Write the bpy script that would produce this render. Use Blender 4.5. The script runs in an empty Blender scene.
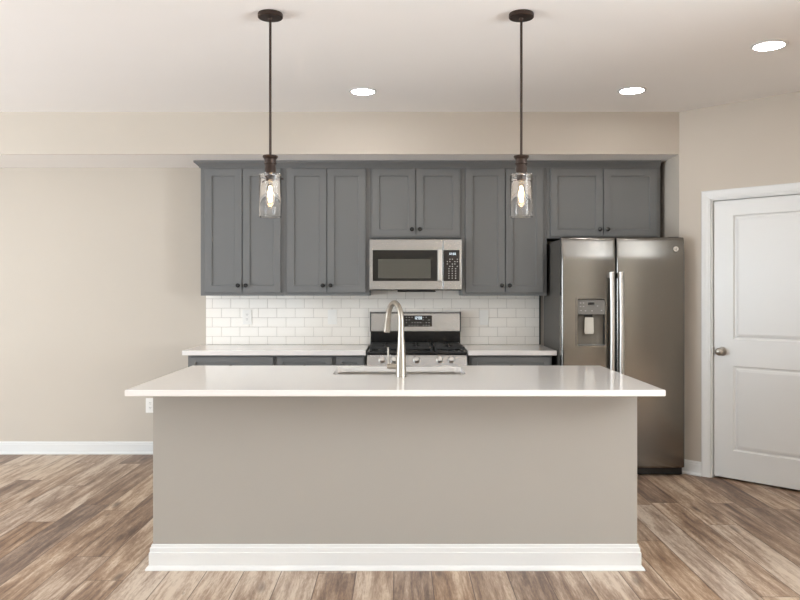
import bpy, bmesh, math, random
from mathutils import Vector, Matrix
random.seed(7)
PI = math.pi
S = bpy.context.scene
COL = S.collection

# ------------------------------------------------------------------ camera, world, light, exposure
CAM_Z, F_PX = 1.369, 760.0
cam_data = bpy.data.cameras.new('camera')
cam = bpy.data.objects.new('camera', cam_data)
COL.objects.link(cam)
cam.location = (0, 0, CAM_Z)
cam.rotation_euler = (PI/2, 0, 0)
cam_data.sensor_width = 36.0
cam_data.lens = F_PX*36.0/800.0
cam_data.shift_y = -10.0/800.0
cam_data.clip_start = 0.02
S.camera = cam

world = bpy.data.worlds.new('world')
S.world = world
world.use_nodes = True
bg = world.node_tree.nodes['Background']
bg.inputs[0].default_value = (0.85, 0.92, 1.0, 1)
bg.inputs[1].default_value = 1.0

S.view_settings.view_transform = 'Standard'
S.view_settings.look = 'None'
S.view_settings.gamma = 1.0
S.view_settings.use_curve_mapping = False
S.view_settings.exposure = 0.41
S.cycles.sample_clamp_indirect = 6.0

CEIL = 2.708
XL, XR, YR, XH = -6.2, 2.96, -3.4, 5.4          # side walls and the wall behind the camera

def area(name, loc, rot, sx, sy, power, color):
    l = bpy.data.lights.new(name, 'AREA')
    l.shape = 'RECTANGLE'; l.size = sx; l.size_y = sy; l.energy = power; l.color = color
    o = bpy.data.objects.new(name, l); COL.objects.link(o)
    o.location = loc; o.rotation_euler = rot
    return o
# daylight entering through the rear windows and the window in the left wall
area('daylight_rear', (-3.0, YR-0.03, 1.35), (PI/2+.40, 0, 0), 2.2, 2.1, 20, (0.84, 0.93, 1.0))
area('daylight_left', (XL-0.03, 2.6, 1.15), (PI/2+.02, 0, -PI/2), 3.2, 2.0, 215, (0.80, 0.905, 1.0))
area('added_ceiling_fill', (XH+0.03, 0.6, 1.25), (PI/2+1.2, 0, PI/2), 3.2, 2.0, 740, (0.80, 0.905, 1.0))  # added fill aimed up to brighten the ceiling; no window is known there
LENS_W = 39.0                          # radiance of the ceiling downlights
FIL_W = 80.0
ANROT = 0.0

# ------------------------------------------------------------------ materials
def s2l(c):
    return tuple((v/255/12.92) if v/255 <= 0.04045 else ((v/255+0.055)/1.055)**2.4 for v in c)
class NT:
    def __init__(s, m): s.t = m.node_tree
    def n(s, typ, **kw):
        nd = s.t.nodes.new(typ)
        for k, v in kw.items():
            if k == 'op': nd.operation = v
            else: setattr(nd, k, v)
        return nd
    def l(s, a, b): s.t.links.new(a, b)
    def math(s, op, a, b=None, c=None):
        nd = s.n('ShaderNodeMath', op=op)
        for i, v in enumerate((a, b, c)):
            if v is None: continue
            if isinstance(v, (int, float)): nd.inputs[i].default_value = v
            else: s.l(v, nd.inputs[i])
        return nd.outputs[0]
def mat(name, rgb, rough=0.5, metal=0.0, noise=0.0, nscale=40, bump=0.0, bscale=200, stretch=None, spec=0.5, coat=0.0, rvar=0.0):
    m = bpy.data.materials.new(name); m.use_nodes = True
    N = NT(m); b = m.node_tree.nodes['Principled BSDF']
    c = s2l(rgb)
    b.inputs['Base Color'].default_value = (*c, 1)
    b.inputs['Roughness'].default_value = rough
    b.inputs['Metallic'].default_value = metal
    b.inputs['Specular IOR Level'].default_value = spec
    b.inputs['Coat Weight'].default_value = coat
    b.inputs['Coat Roughness'].default_value = 0.05
    tc = N.n('ShaderNodeTexCoord'); mp = N.n('ShaderNodeMapping')
    N.l(tc.outputs['Object'], mp.inputs[0])
    if stretch: mp.inputs['Scale'].default_value = stretch
    nz = N.n('ShaderNodeTexNoise'); nz.inputs['Scale'].default_value = nscale; nz.inputs['Detail'].default_value = 3
    N.l(mp.outputs[0], nz.inputs['Vector'])
    if noise:
        mx = N.n('ShaderNodeMix', data_type='RGBA')
        mx.inputs['A'].default_value = (*[v*(1-noise) for v in c], 1)
        mx.inputs['B'].default_value = (*[min(1, v*(1+noise)) for v in c], 1)
        N.l(nz.outputs['Fac'], mx.inputs['Factor'])
        N.l(mx.outputs['Result'], b.inputs['Base Color'])
    if rvar:
        mr = N.n('ShaderNodeMapRange')
        mr.inputs['To Min'].default_value = rough-rvar; mr.inputs['To Max'].default_value = rough+rvar
        N.l(nz.outputs['Fac'], mr.inputs['Value']); N.l(mr.outputs[0], b.inputs['Roughness'])
    if bump:
        n2 = N.n('ShaderNodeTexNoise'); n2.inputs['Scale'].default_value = bscale; n2.inputs['Detail'].default_value = 2
        N.l(mp.outputs[0], n2.inputs['Vector'])
        bp = N.n('ShaderNodeBump'); bp.inputs['Strength'].default_value = bump; bp.inputs['Distance'].default_value = 0.002
        N.l(n2.outputs['Fac'], bp.inputs['Height']); N.l(bp.outputs[0], b.inputs['Normal'])
    return m
def emit(name, rgb, strength):
    m = bpy.data.materials.new(name); m.use_nodes = True
    b = m.node_tree.nodes['Principled BSDF']
    b.inputs['Base Color'].default_value = (*rgb, 1)
    b.inputs['Emission Color'].default_value = (*rgb, 1)
    b.inputs['Emission Strength'].default_value = strength
    return m
def glass(name, rgb, rough=0.0, ior=1.45):
    m = bpy.data.materials.new(name); m.use_nodes = True
    b = m.node_tree.nodes['Principled BSDF']
    b.inputs['Base Color'].default_value = (*rgb, 1)
    b.inputs['Roughness'].default_value = rough
    b.inputs['IOR'].default_value = ior
    b.inputs['Transmission Weight'].default_value = 1.0
    return m

WALL = mat('wall_paint', (198, 188, 175), 0.7, noise=0.015, nscale=3, bump=0.08, bscale=220, spec=0.3)
DARKWALL = mat('dark_reflection_wall', (84, 73, 62), 0.7, noise=0.03, nscale=3)
CEILM = mat('ceiling_paint', (246, 242, 238), 0.85, noise=0.01, nscale=3, bump=0.15, bscale=160, spec=0.2)
ISLP = mat('island_paint', (167, 161, 152), 0.65, noise=0.015, nscale=3, bump=0.08, bscale=220, spec=0.3)
TRIM = mat('trim_white', (225, 224, 221), 0.35, noise=0.01, nscale=6)
CAB = mat('cabinet_grey', (114, 114, 113), 0.38, noise=0.02, nscale=5, spec=0.45)
CABIN = mat('cabinet_inside', (150, 135, 115), 0.6, noise=0.04, nscale=9)
QUARTZ = mat('white_quartz', (238, 233, 228), 0.10, noise=0.012, nscale=90, spec=0.5)
TILE = mat('white_tile', (250, 244, 235), 0.12, noise=0.012, nscale=8, bump=0.06, bscale=14)
GROUT = mat('grout', (198, 190, 180), 0.9, noise=0.04, nscale=120)
STEEL = mat('brushed_steel', (176, 176, 175), 0.27, metal=1.0, noise=0.025, nscale=24, stretch=(1, 1, 40))
STEELV = mat('fridge_steel', (130, 127, 122), 0.2, metal=1.0, noise=0.04, nscale=26, stretch=(60, 1, 1), rvar=0.03)
_b = STEELV.node_tree.nodes['Principled BSDF']; _b.inputs['Anisotropic'].default_value = 0.6; _b.inputs['Anisotropic Rotation'].default_value = ANROT
_t = STEELV.node_tree.nodes.new('ShaderNodeTangent'); _t.direction_type = 'RADIAL'; _t.axis = 'Z'
STEELV.node_tree.links.new(_t.outputs[0], _b.inputs['Tangent'])
BRIGHT = mat('bright_steel', (215, 212, 207), 0.38, metal=1.0, noise=0.02, nscale=40)
NICKEL = mat('brushed_nickel', (172, 165, 154), 0.36, metal=1.0, noise=0.03, nscale=60)
SATIN = mat('satin_nickel_knob', (175, 168, 158), 0.3, metal=1.0, noise=0.03, nscale=60)
BLACK = mat('black_enamel', (22, 22, 22), 0.18, noise=0.1, nscale=20)
IRON = mat('cast_iron', (44, 44, 43), 0.55, noise=0.15, nscale=60, bump=0.3, bscale=300)
BGLASS = mat('black_glass', (18, 18, 17), 0.06, noise=0.05, nscale=5)
OVENWIN = mat('screened_window', (88, 86, 78), 0.18, noise=0.04, nscale=300)
PANEL = mat('control_panel_black', (38, 34, 33), 0.2, noise=0.05, nscale=30)
DKPLASTIC = mat('dark_plastic', (48, 47, 45), 0.5, noise=0.05, nscale=30)
GRPLASTIC = mat('grey_plastic', (132, 129, 124), 0.4, noise=0.03, nscale=30)
LTPLASTIC = mat('light_plastic', (222, 218, 208), 0.35, noise=0.02, nscale=30)
FRSIDE = mat('fridge_side_paint', (84, 80, 74), 0.6, noise=0.03, nscale=40, bump=0.2, bscale=400)
RECESS = mat('recess_plastic', (138, 131, 120), 0.45, noise=0.05, nscale=30)
KNOBB = mat('black_knob', (24, 23, 22), 0.25, noise=0.05, nscale=30)
BRONZE = mat('dark_bronze', (62, 49, 42), 0.4, metal=0.6, noise=0.12, nscale=60)
PLATE = mat('white_plate', (243, 240, 234), 0.3, noise=0.01, nscale=30)
SLOT = mat('slot_dark', (60, 58, 56), 0.6, noise=0.05, nscale=30)
PRINT = mat('panel_print', (190, 190, 186), 0.5, noise=0.03, nscale=30)
LEGEND = emit('clock_display', (0.85, 0.95, 1.0), 0.7)
LENS = emit('downlight_lens', (1.0, 0.97, 0.94), LENS_W)
FIL = emit('filament', (1.0, 0.80, 0.52), FIL_W)
CLEAR = glass('clear_glass', (1, 1, 1))
BULBG = glass('amber_bulb_glass', (1.0, 0.93, 0.84), ior=1.3)
WINDOWG = glass('window_glass', (1, 1, 1), ior=1.02)

def wood_floor():
    m = bpy.data.materials.new('wood_plank_floor'); m.use_nodes = True
    N = NT(m); b = m.node_tree.nodes['Principled BSDF']
    tc = N.n('ShaderNodeTexCoord'); sp = N.n('ShaderNodeSeparateXYZ'); N.l(tc.outputs['Object'], sp.inputs[0])
    X, Y = sp.outputs[0], sp.outputs[1]
    W, L = 0.182, 1.5
    xr = N.math('DIVIDE', N.math('ADD', X, 0.03), W)
    row = N.math('FLOOR', xr); fx = N.math('FRACT', xr)
    wn = N.n('ShaderNodeTexWhiteNoise', noise_dimensions='1D'); N.l(row, wn.inputs['W'])
    yr = N.math('ADD', N.math('DIVIDE', Y, L), N.math('MULTIPLY', wn.outputs['Value'], 7.31))
    pl = N.math('FLOOR', yr); fy = N.math('FRACT', yr)
    cb = N.n('ShaderNodeCombineXYZ'); N.l(row, cb.inputs[0]); N.l(pl, cb.inputs[1])
    w2 = N.n('ShaderNodeTexWhiteNoise', noise_dimensions='2D'); N.l(cb.outputs[0], w2.inputs['Vector'])
    tone = w2.outputs['Value']
    # grain coordinates, each plank with its own offset
    gc = N.n('ShaderNodeCombineXYZ')
    N.l(N.math('ADD', X, N.math('MULTIPLY', tone, 37.0)), gc.inputs[0])
    N.l(N.math('MULTIPLY_ADD', tone, 91.0, N.math('MULTIPLY', Y, 0.14)), gc.inputs[1])
    wob = N.n('ShaderNodeTexNoise'); wob.inputs['Scale'].default_value = 3.0; wob.inputs['Detail'].default_value = 2
    N.l(gc.outputs[0], wob.inputs['Vector'])
    wv = N.n('ShaderNodeVectorMath', operation='MULTIPLY_ADD')
    N.l(wob.outputs['Color'], wv.inputs[0]); wv.inputs[1].default_value = (0.09, 0.09, 0.0); N.l(gc.outputs[0], wv.inputs[2])
    def noise(scale, det, rough=0.6, dist=0.0):
        z = N.n('ShaderNodeTexNoise'); z.inputs['Scale'].default_value = scale; z.inputs['Detail'].default_value = det
        z.inputs['Roughness'].default_value = rough; z.inputs['Distortion'].default_value = dist
        N.l(wv.outputs[0], z.inputs['Vector']); return z.outputs['Fac']
    broad = noise(10, 2, 0.5, 0.6)
    mid = noise(34, 4, 0.65, 0.3)
    fine = noise(150, 4, 0.7)
    base = N.math('ADD', N.math('MULTIPLY', tone, 0.42), N.math('MULTIPLY', broad, 0.80))
    base = N.math('ADD', base, N.math('MULTIPLY', N.math('SUBTRACT', mid, 0.5), 0.55))
    base = N.math('ADD', base, N.math('MULTIPLY', N.math('SUBTRACT', fine, 0.5), 0.6))
    stv = N.n('ShaderNodeVectorMath', operation='MULTIPLY'); N.l(wv.outputs[0], stv.inputs[0]); stv.inputs[1].default_value = (1.0, 0.45, 1.0)
    stn = N.n('ShaderNodeTexNoise'); stn.inputs['Scale'].default_value = 26; stn.inputs['Detail'].default_value = 5; stn.inputs['Roughness'].default_value = 0.7
    N.l(stv.outputs[0], stn.inputs['Vector'])
    base = N.math('ADD', base, N.math('MULTIPLY', N.math('SUBTRACT', stn.outputs['Fac'], 0.47), 1.5))
    rp = N.n('ShaderNodeValToRGB'); e = rp.color_ramp.elements
    cols = [(0.12, (88, 64, 50)), (0.34, (118, 91, 72)), (0.55, (150, 121, 97)), (0.76, (182, 156, 132)), (0.95, (210, 190, 168))]
    e[0].position, e[0].color = cols[0][0], (*s2l(cols[0][1]), 1)
    e[1].position, e[1].color = cols[-1][0], (*s2l(cols[-1][1]), 1)
    for p, c in cols[1:-1]:
        q = e.new(p); q.color = (*s2l(c), 1)
    N.l(base, rp.inputs[0])
    # slight red / grey drift between planks
    hs = N.n('ShaderNodeHueSaturation')
    N.l(N.math('MULTIPLY_ADD', w2.outputs['Color'] if False else N.math('FRACT', N.math('MULTIPLY', tone, 13.7)), 0.22, 0.84), hs.inputs['Saturation'])
    N.l(rp.outputs[0], hs.inputs['Color'])
    # knots
    kc = N.n('ShaderNodeCombineXYZ')
    N.l(N.math('MULTIPLY_ADD', tone, 53.0, N.math('MULTIPLY', X, 5.0)), kc.inputs[0])
    N.l(N.math('MULTIPLY_ADD', tone, 17.0, N.math('MULTIPLY', Y, 1.5)), kc.inputs[1])
    kw = N.n('ShaderNodeVectorMath', operation='MULTIPLY_ADD')
    N.l(wob.outputs['Color'], kw.inputs[0]); kw.inputs[1].default_value = (0.5, 0.5, 0); N.l(kc.outputs[0], kw.inputs[2])
    vo = N.n('ShaderNodeTexVoronoi'); vo.inputs['Scale'].default_value = 1.3; N.l(kw.outputs[0], vo.inputs['Vector'])
    kr = N.n('ShaderNodeMapRange'); kr.inputs['From Min'].default_value = 0.05; kr.inputs['From Max'].default_value = 0.19
    kr.inputs['To Min'].default_value = 0.72; kr.inputs['To Max'].default_value = 0.0
    N.l(vo.outputs['Distance'], kr.inputs['Value'])
    vs = N.n('ShaderNodeSeparateColor'); N.l(vo.outputs['Color'], vs.inputs[0])
    kf = N.math('MULTIPLY', kr.outputs[0], N.math('GREATER_THAN', vs.outputs[0], 0.5))
    mk = N.n('ShaderNodeMix', data_type='RGBA'); N.l(kf, mk.inputs['Factor'])
    N.l(hs.outputs[0], mk.inputs['A']); mk.inputs['B'].default_value = (*s2l((82, 62, 50)), 1)
    # dark thin mineral streaks
    sr = N.n('ShaderNodeMapRange'); sr.inputs['From Min'].default_value = 0.66; sr.inputs['From Max'].default_value = 0.74
    sr.inputs['To Max'].default_value = 0.55
    N.l(noise(22, 3, 0.6, 1.2), sr.inputs['Value'])
    ms = N.n('ShaderNodeMix', data_type='RGBA'); N.l(sr.outputs[0], ms.inputs['Factor'])
    N.l(mk.outputs['Result'], ms.inputs['A']); ms.inputs['B'].default_value = (*s2l((98, 74, 60)), 1)
    # seams
    ex = N.math('MULTIPLY', N.math('MINIMUM', fx, N.math('SUBTRACT', 1.0, fx)), W)
    ey = N.math('MULTIPLY', N.math('MINIMUM', fy, N.math('SUBTRACT', 1.0, fy)), L)
    ed = N.math('MINIMUM', ex, ey)
    sm = N.n('ShaderNodeMapRange'); sm.inputs['From Min'].default_value = 0.0008; sm.inputs['From Max'].default_value = 0.003
    N.l(ed, sm.inputs['Value'])
    mg = N.n('ShaderNodeMix', data_type='RGBA'); N.l(sm.outputs[0], mg.inputs['Factor'])
    mg.inputs['A'].default_value = (*s2l((92, 72, 58)), 1); N.l(ms.outputs['Result'], mg.inputs['B'])
    N.l(mg.outputs['Result'], b.inputs['Base Color'])
    rr = N.n('ShaderNodeMapRange'); rr.inputs['To Min'].default_value = 0.34; rr.inputs['To Max'].default_value = 0.5
    N.l(mid, rr.inputs['Value']); N.l(rr.outputs[0], b.inputs['Roughness'])
    b.inputs['Specular IOR Level'].default_value = 0.4
    bp = N.n('ShaderNodeBump'); bp.inputs['Strength'].default_value = 0.5; bp.inputs['Distance'].default_value = 0.002
    N.l(N.math('ADD', sm.outputs[0], N.math('MULTIPLY', fine, 0.12)), bp.inputs['Height']); N.l(bp.outputs[0], b.inputs['Normal'])
    return m
WOOD = wood_floor()

# ------------------------------------------------------------------ mesh helpers
def link(name, bm, m, parent=None, smooth=False, label=None):
    bmesh.ops.remove_doubles(bm, verts=bm.verts, dist=1e-6)
    bmesh.ops.recalc_face_normals(bm, faces=bm.faces)
    me = bpy.data.meshes.new(name); bm.to_mesh(me); bm.free()
    me.materials.append(m)
    if smooth:
        me.polygons.foreach_set('use_smooth', [True]*len(me.polygons))
        try: me.set_sharp_from_angle(angle=math.radians(35))
        except Exception: pass
    o = bpy.data.objects.new(name, me); COL.objects.link(o)
    if parent is not None: o.parent = parent
    if label: o['label'] = label
    return o
def tag(o, label, cat, group=None):
    o['label'] = label; o['category'] = cat
    if group: o['group'] = group
    return o
def struct(o, label=None, cat=None):
    o['kind'] = 'structure'
    if label: o['label'] = label
    if cat: o['category'] = cat
    return o
def thing(name, loc, label, cat, group=None, rz=0):
    o = bpy.data.objects.new(name, None); COL.objects.link(o)
    o.location = loc; o.rotation_euler = (0, 0, rz); o.empty_display_size = 0.1
    return tag(o, label, cat, group)
def BM(): return bmesh.new()
def box(bm, x0, x1, y0, y1, z0, z1, bev=0.0, seg=2, rot=None):
    t = bmesh.new()
    bmesh.ops.create_cube(t, size=1.0)
    for v in t.verts:
        v.co = Vector((x0+(v.co.x+.5)*(x1-x0), y0+(v.co.y+.5)*(y1-y0), z0+(v.co.z+.5)*(z1-z0)))
    if bev > 0:
        bmesh.ops.bevel(t, geom=list(t.edges), offset=bev, segments=seg, profile=0.5, affect='EDGES')
    if rot is not None: bmesh.ops.transform(t, matrix=rot, verts=t.verts)
    merge(bm, t)
    return bm
def merge(bm, t):
    me = bpy.data.meshes.new('tmp'); t.to_mesh(me); t.free()
    bm.from_mesh(me); bpy.data.meshes.remove(me)
def lathe(bm, prof, c=(0, 0, 0), axis='Z', seg=32, cap=True):
    """prof: list of (radius, height); axis Z up, or Y (height grows toward the viewer, -Y), or X"""
    rings = []
    for r, h in prof:
        ring = []
        for i in range(seg):
            a = 2*PI*i/seg
            u, v = r*math.cos(a), r*math.sin(a)
            p = {'Z': (u, v, h), 'Y': (u, -h, v), 'X': (h, u, v)}[axis]
            ring.append(bm.verts.new(Vector(c)+Vector(p)))
        rings.append(ring)
    for a, b in zip(rings, rings[1:]):
        for i in range(seg):
            j = (i+1) % seg
            bm.faces.new((a[i], a[j], b[j], b[i]))
    if cap:
        if prof[0][0] > 1e-5: bm.faces.new(rings[0])
        if prof[-1][0] > 1e-5: bm.faces.new(rings[-1])
    return bm
def tube(bm, pts, rad, seg=12):
    pts = [Vector(p) for p in pts]
    n = len(pts); rads = rad if isinstance(rad, (list, tuple)) else [rad]*n
    rings = []; up = None
    for i, p in enumerate(pts):
        d = (pts[min(i+1, n-1)]-pts[max(i-1, 0)]).normalized()
        if up is None:
            up = Vector((0, 0, 1)) if abs(d.z) < 0.9 else Vector((1, 0, 0))
        s = d.cross(up).normalized(); up = s.cross(d).normalized()
        rings.append([bm.verts.new(p+(s*math.cos(2*PI*k/seg)+up*math.sin(2*PI*k/seg))*rads[i]) for k in range(seg)])
    for a, b in zip(rings, rings[1:]):
        for k in range(seg):
            j = (k+1) % seg
            bm.faces.new((a[k], a[j], b[j], b[k]))
    bm.faces.new(rings[0]); bm.faces.new(rings[-1])
    return bm
def panelled(bm, x0, x1, z0, z1, yf, yb, rects, prof, edge=0.0015):
    """slab whose front (facing -Y) carries sunk panels: rects are (x0,x1,z0,z1), prof is [(inset, depth), ...]"""
    xs = sorted({x0+edge, x1-edge, *[r[0] for r in rects], *[r[1] for r in rects]})
    zs = sorted({z0+edge, z1-edge, *[r[2] for r in rects], *[r[3] for r in rects]})
    def inside(cx, cz): return any(r[0] < cx < r[1] and r[2] < cz < r[3] for r in rects)
    V = {}
    def v(x, y, z):
        k = (round(x, 6), round(y, 6), round(z, 6))
        if k not in V: V[k] = bm.verts.new((x, y, z))
        return V[k]
    for a, b in zip(xs, xs[1:]):
        for c, d in zip(zs, zs[1:]):
            if inside((a+b)/2, (c+d)/2): continue
            bm.faces.new((v(a, yf, c), v(b, yf, c), v(b, yf, d), v(a, yf, d)))
    for r in rects:
        loop = [(0, 0)]+list(prof)
        def ring(i, dp): return [v(r[0]+i, yf+dp, r[2]+i), v(r[1]-i, yf+dp, r[2]+i), v(r[1]-i, yf+dp, r[3]-i), v(r[0]+i, yf+dp, r[3]-i)]
        for (i0, d0), (i1, d1) in zip(loop, loop[1:]):
            A, B = ring(i0, d0), ring(i1, d1)
            for k in range(4):
                j = (k+1) % 4
                bm.faces.new((A[k], A[j], B[j], B[k]))
        bm.faces.new(ring(*loop[-1]))
    # edges and back; the front outline carries the grid's own vertices
    def outline(off, y):
        L = [(x, zs[0]) for x in xs]+[(xs[-1], z) for z in zs[1:]]+[(x, zs[-1]) for x in reversed(xs[:-1])]+[(xs[0], z) for z in reversed(zs[1:-1])]
        out = []
        for x, z in L:
            xx = x0 if x == xs[0] else x1 if x == xs[-1] else x
            zz = z0 if z == zs[0] else z1 if z == zs[-1] else z
            if not off: xx, zz = x, z
            out.append(v(xx, y, zz))
        return out
    A, B, C = outline(False, yf), outline(True, yf+edge), outline(True, yb)
    n = len(A)
    for P, Q in ((A, B), (B, C)):
        for k in range(n):
            j = (k+1) % n
            bm.faces.new((P[k], P[j], Q[j], Q[k]))
    bm.faces.new(C)
    return bm
def extrude_profile(bm, prof, path, closed=False):
    """prof: list of (out, z) offsets; path: list of (x, y); out is to the left-hand normal of travel, mitred"""
    P = [Vector((p[0], p[1])) for p in path]; n = len(P)
    rings = []
    for i, p in enumerate(P):
        d0 = (P[i]-P[i-1]).normalized() if i > 0 else None
        d1 = (P[i+1]-P[i]).normalized() if i < n-1 else None
        if d0 is None: d0 = d1
        if d1 is None: d1 = d0
        n0, n1 = Vector((-d0.y, d0.x)), Vector((-d1.y, d1.x))
        m = (n0+n1).normalized(); m = m/max(0.2, m.dot(n0))
        rings.append([bm.verts.new((p.x+m.x*o, p.y+m.y*o, z)) for o, z in prof])
    k = len(prof)
    for a, b in zip(rings, rings[1:]):
        for i in range(k):
            j = (i+1) % k
            bm.faces.new((a[i], a[j], b[j], b[i]))
    bm.faces.new(rings[0]); bm.faces.new(rings[-1])
    return bm
def rrect(x0, x1, z0, z1, r, n=6):
    pts = []
    for cx, cz, a0 in ((x1-r, z0+r, -90), (x1-r, z1-r, 0), (x0+r, z1-r, 90), (x0+r, z0+r, 180)):
        for k in range(n+1):
            a = math.radians(a0+90*k/n)
            pts.append((cx+r*math.cos(a), cz+r*math.sin(a)))
    return pts
def slab_xz(bm, pts, y0, y1):
    A = [bm.verts.new((x, y0, z)) for x, z in pts]; B = [bm.verts.new((x, y1, z)) for x, z in pts]
    n = len(A)
    for k in range(n):
        j = (k+1) % n
        bm.faces.new((A[k], A[j], B[j], B[k]))
    bm.faces.new(A); bm.faces.new(B)
    return bm
def frame_xz(bm, outer, inner, y0, y1):
    """flat ring between two outlines with the same number of points"""
    n = len(outer)
    Ls = [[bm.verts.new((x, y, z)) for x, z in pts] for pts, y in ((outer, y0), (inner, y0), (inner, y1), (outer, y1))]
    for a in range(4):
        P, Q = Ls[a], Ls[(a+1) % 4]
        for k in range(n):
            j = (k+1) % n
            bm.faces.new((P[k], P[j], Q[j], Q[k]))
    return bm

# ------------------------------------------------------------------ the setting
WB = 6.35                               # back wall
WX, SOF_Y, SOF_Z = 2.10, 5.715, 2.390
struct(link('floor', box(BM(), XL-.1, XH+.1, YR-.1, WB+.1, -0.06, 0.0), WOOD), 'brown wood plank floor')
struct(link('ceiling', box(BM(), XL-.1, XH+.1, YR-.1, WB+.1, CEIL, CEIL+.08), CEILM), 'pale flat ceiling')
struct(link('wall_back', box(BM(), XL-.1, XH, WB, WB+.1, 0, CEIL), WALL), 'beige painted back wall')
struct(link('wall_soffit', box(box(BM(), XL, WX, SOF_Y, WB, SOF_Z+.006, CEIL), XL, WX, SOF_Y, SOF_Y+.012, SOF_Z, SOF_Z+.006), WALL), 'beige soffit boxed in above the cabinets')
struct(link('ceiling_drop', box(BM(), XL, WX, SOF_Y+.0122, WB, SOF_Z, SOF_Z+.0058), CEILM), 'pale underside of the soffit')
# return wall beside the refrigerator, then the pantry wall at 45 degrees
bm = BM()
t = BM(); pts = [(WX, WB), (WX, SOF_Y), (WX+.12, SOF_Y+.05), (WX+.12, WB)]
A = [t.verts.new((x, y, 0)) for x, y in pts]; B = [t.verts.new((x, y, CEIL)) for x, y in pts]
for k in range(4): t.faces.new((A[k], A[(k+1) % 4], B[(k+1) % 4], B[k]))
t.faces.new(A); t.faces.new(B)
merge(bm, t)
struct(link('wall_return', bm, WALL), 'short beige return wall beside the refrigerator')
DU0, DU1, DZ = 0.252, 1.014, 2.016      # pantry door along the 45 degree wall
OP0, OP1, OPZ = DU0-.02, DU1+.02, DZ+.02
WLEN = (XR-WX)*math.sqrt(2)
pw = bpy.data.objects.new('wall_right', None); COL.objects.link(pw)
pw.location = (WX, SOF_Y, 0); pw.rotation_euler = (0, 0, -PI/4)
bm = BM()
box(bm, 0, OP0, 0, 0.11, 0, CEIL); box(bm, OP1, WLEN, 0, 0.11, 0, CEIL); box(bm, OP0, OP1, 0, 0.11, OPZ, CEIL)
link('wall_panel', bm, WALL, pw); struct(pw, 'beige wall at an angle holding the white door', 'wall')
yend = SOF_Y-(XR-WX)
struct(link('wall_east', box(BM(), XR, XR+.1, 2.4, yend, 0, CEIL), WALL), 'beige right wall outside the frame')

struct(link('wall_added_hall_end', box(BM(), XR+.1, XH, 2.4, 2.5, 0, CEIL), WALL), 'beige end wall of the added unseen hallway')  # closes the hallway added for the refrigerator reflections
# left wall with a window
def wall_with_window(name, along, fixed, a0, a1, holes, label):
    bm = BM()
    def bx(u0, u1, z0, z1):
        if along == 'Y': box(bm, fixed-.1, fixed, u0, u1, z0, z1)
        elif along == 'H': box(bm, fixed, fixed+.1, u0, u1, z0, z1)
        else: box(bm, u0, u1, fixed-.1, fixed, z0, z1)
    cur = a0
    for u0, u1, z0, z1 in holes:
        bx(cur, u0, 0, CEIL); bx(u0, u1, 0, z0) if z0 > 0 else None; bx(u0, u1, z1, CEIL); cur = u1
    bx(cur, a1, 0, CEIL)
    struct(link(name, bm, WALL), label)
wall_with_window('wall_left', 'Y', XL, YR, WB, [(1.0, 4.2, .1, 2.2)], 'beige left wall outside the frame')
struct(link('wall_added_dark', box(BM(), 4.1, XH, YR-.1, YR, 0, CEIL), DARKWALL), 'dark brown unseen wall added to darken the refrigerator reflections')  # added dark surface, so the right refrigerator door reflects something darker
wall_with_window('wall_rear', 'X', YR, XL, 4.1, [(-4.1, -1.9, .3, 2.4)], 'beige wall behind the camera')
wall_with_window('wall_added_hall', 'H', XH, YR, WB+.1, [(-1.0, 2.2, .2, 2.3)], 'beige wall of the added unseen hallway')  # hallway added to dim what the refrigerator reflects; opening holds the fill light
def window(name, along, fixed, u0, u1, z0, z1, label):
    bm = BM()
    def bx(a0, a1, c0, c1, d0=.02, d1=.07):
        if along == 'H': box(bm, fixed+d0, fixed+d1, a0, a1, c0, c1, .003)
        elif along == 'Y': box(bm, fixed-d1, fixed-d0, a0, a1, c0, c1, .003)
        else: box(bm, a0, a1, fixed-d1, fixed-d0, c0, c1, .003)
    w = .05; e = .001; um = (u0+u1)/2
    bx(u0+e, u0+w, z0+e, z1-e); bx(u1-w, u1-e, z0+e, z1-e); bx(u0+w, u1-w, z0+e, z0+w); bx(u0+w, u1-w, z1-w, z1-e); bx(um-.025, um+.025, z0+w, z1-w)
    struct(link(name, bm, TRIM), label)
window('window_1', 'Y', XL, 1.0, 4.2, .1, 2.2, 'white framed window in the left wall')
window('window_2', 'X', YR, -4.1, -1.9, .3, 2.4, 'white framed window behind the camera')

window('added_window', 'H', XH, -1.0, 2.2, .2, 2.3, 'white frame of an added unseen window around the ceiling fill light')  # added window frame around the ceiling fill light
# baseboards
def base_profile(h=0.104, t=0.015):
    return [(0, 0.0005), (t+.010, 0.0005), (t+.010, .010), (t+.003, .020), (t, .021), (t, h*.78), (t-.004, h*.80), (t-.004, h*.9), (t-.009, h*.96), (t-.010, h), (0, h)]
struct(link('baseboard_back', extrude_profile(BM(), base_profile(), [(-1.64, WB-.0005), (XL, WB-.0005)][::1]), TRIM), 'white baseboard on the back wall')
bm = BM(); extrude_profile(bm, base_profile(), [(0, 0), (.1, 0)]); bm.free()
def base_local(name, u0, u1, label):
    o = link(name, extrude_profile(BM(), base_profile(), [(u1, -.0005), (u0, -.0005)]), TRIM)
    o.location = (WX, SOF_Y, 0); o.rotation_euler = (0, 0, -PI/4)
    struct(o, label)
CAS0, CAS1 = DU0-.013-.064, DU1+.013+.064
base_local('baseboard_right', 0.012, CAS0-.001, 'short white baseboard between refrigerator and door casing')

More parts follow.
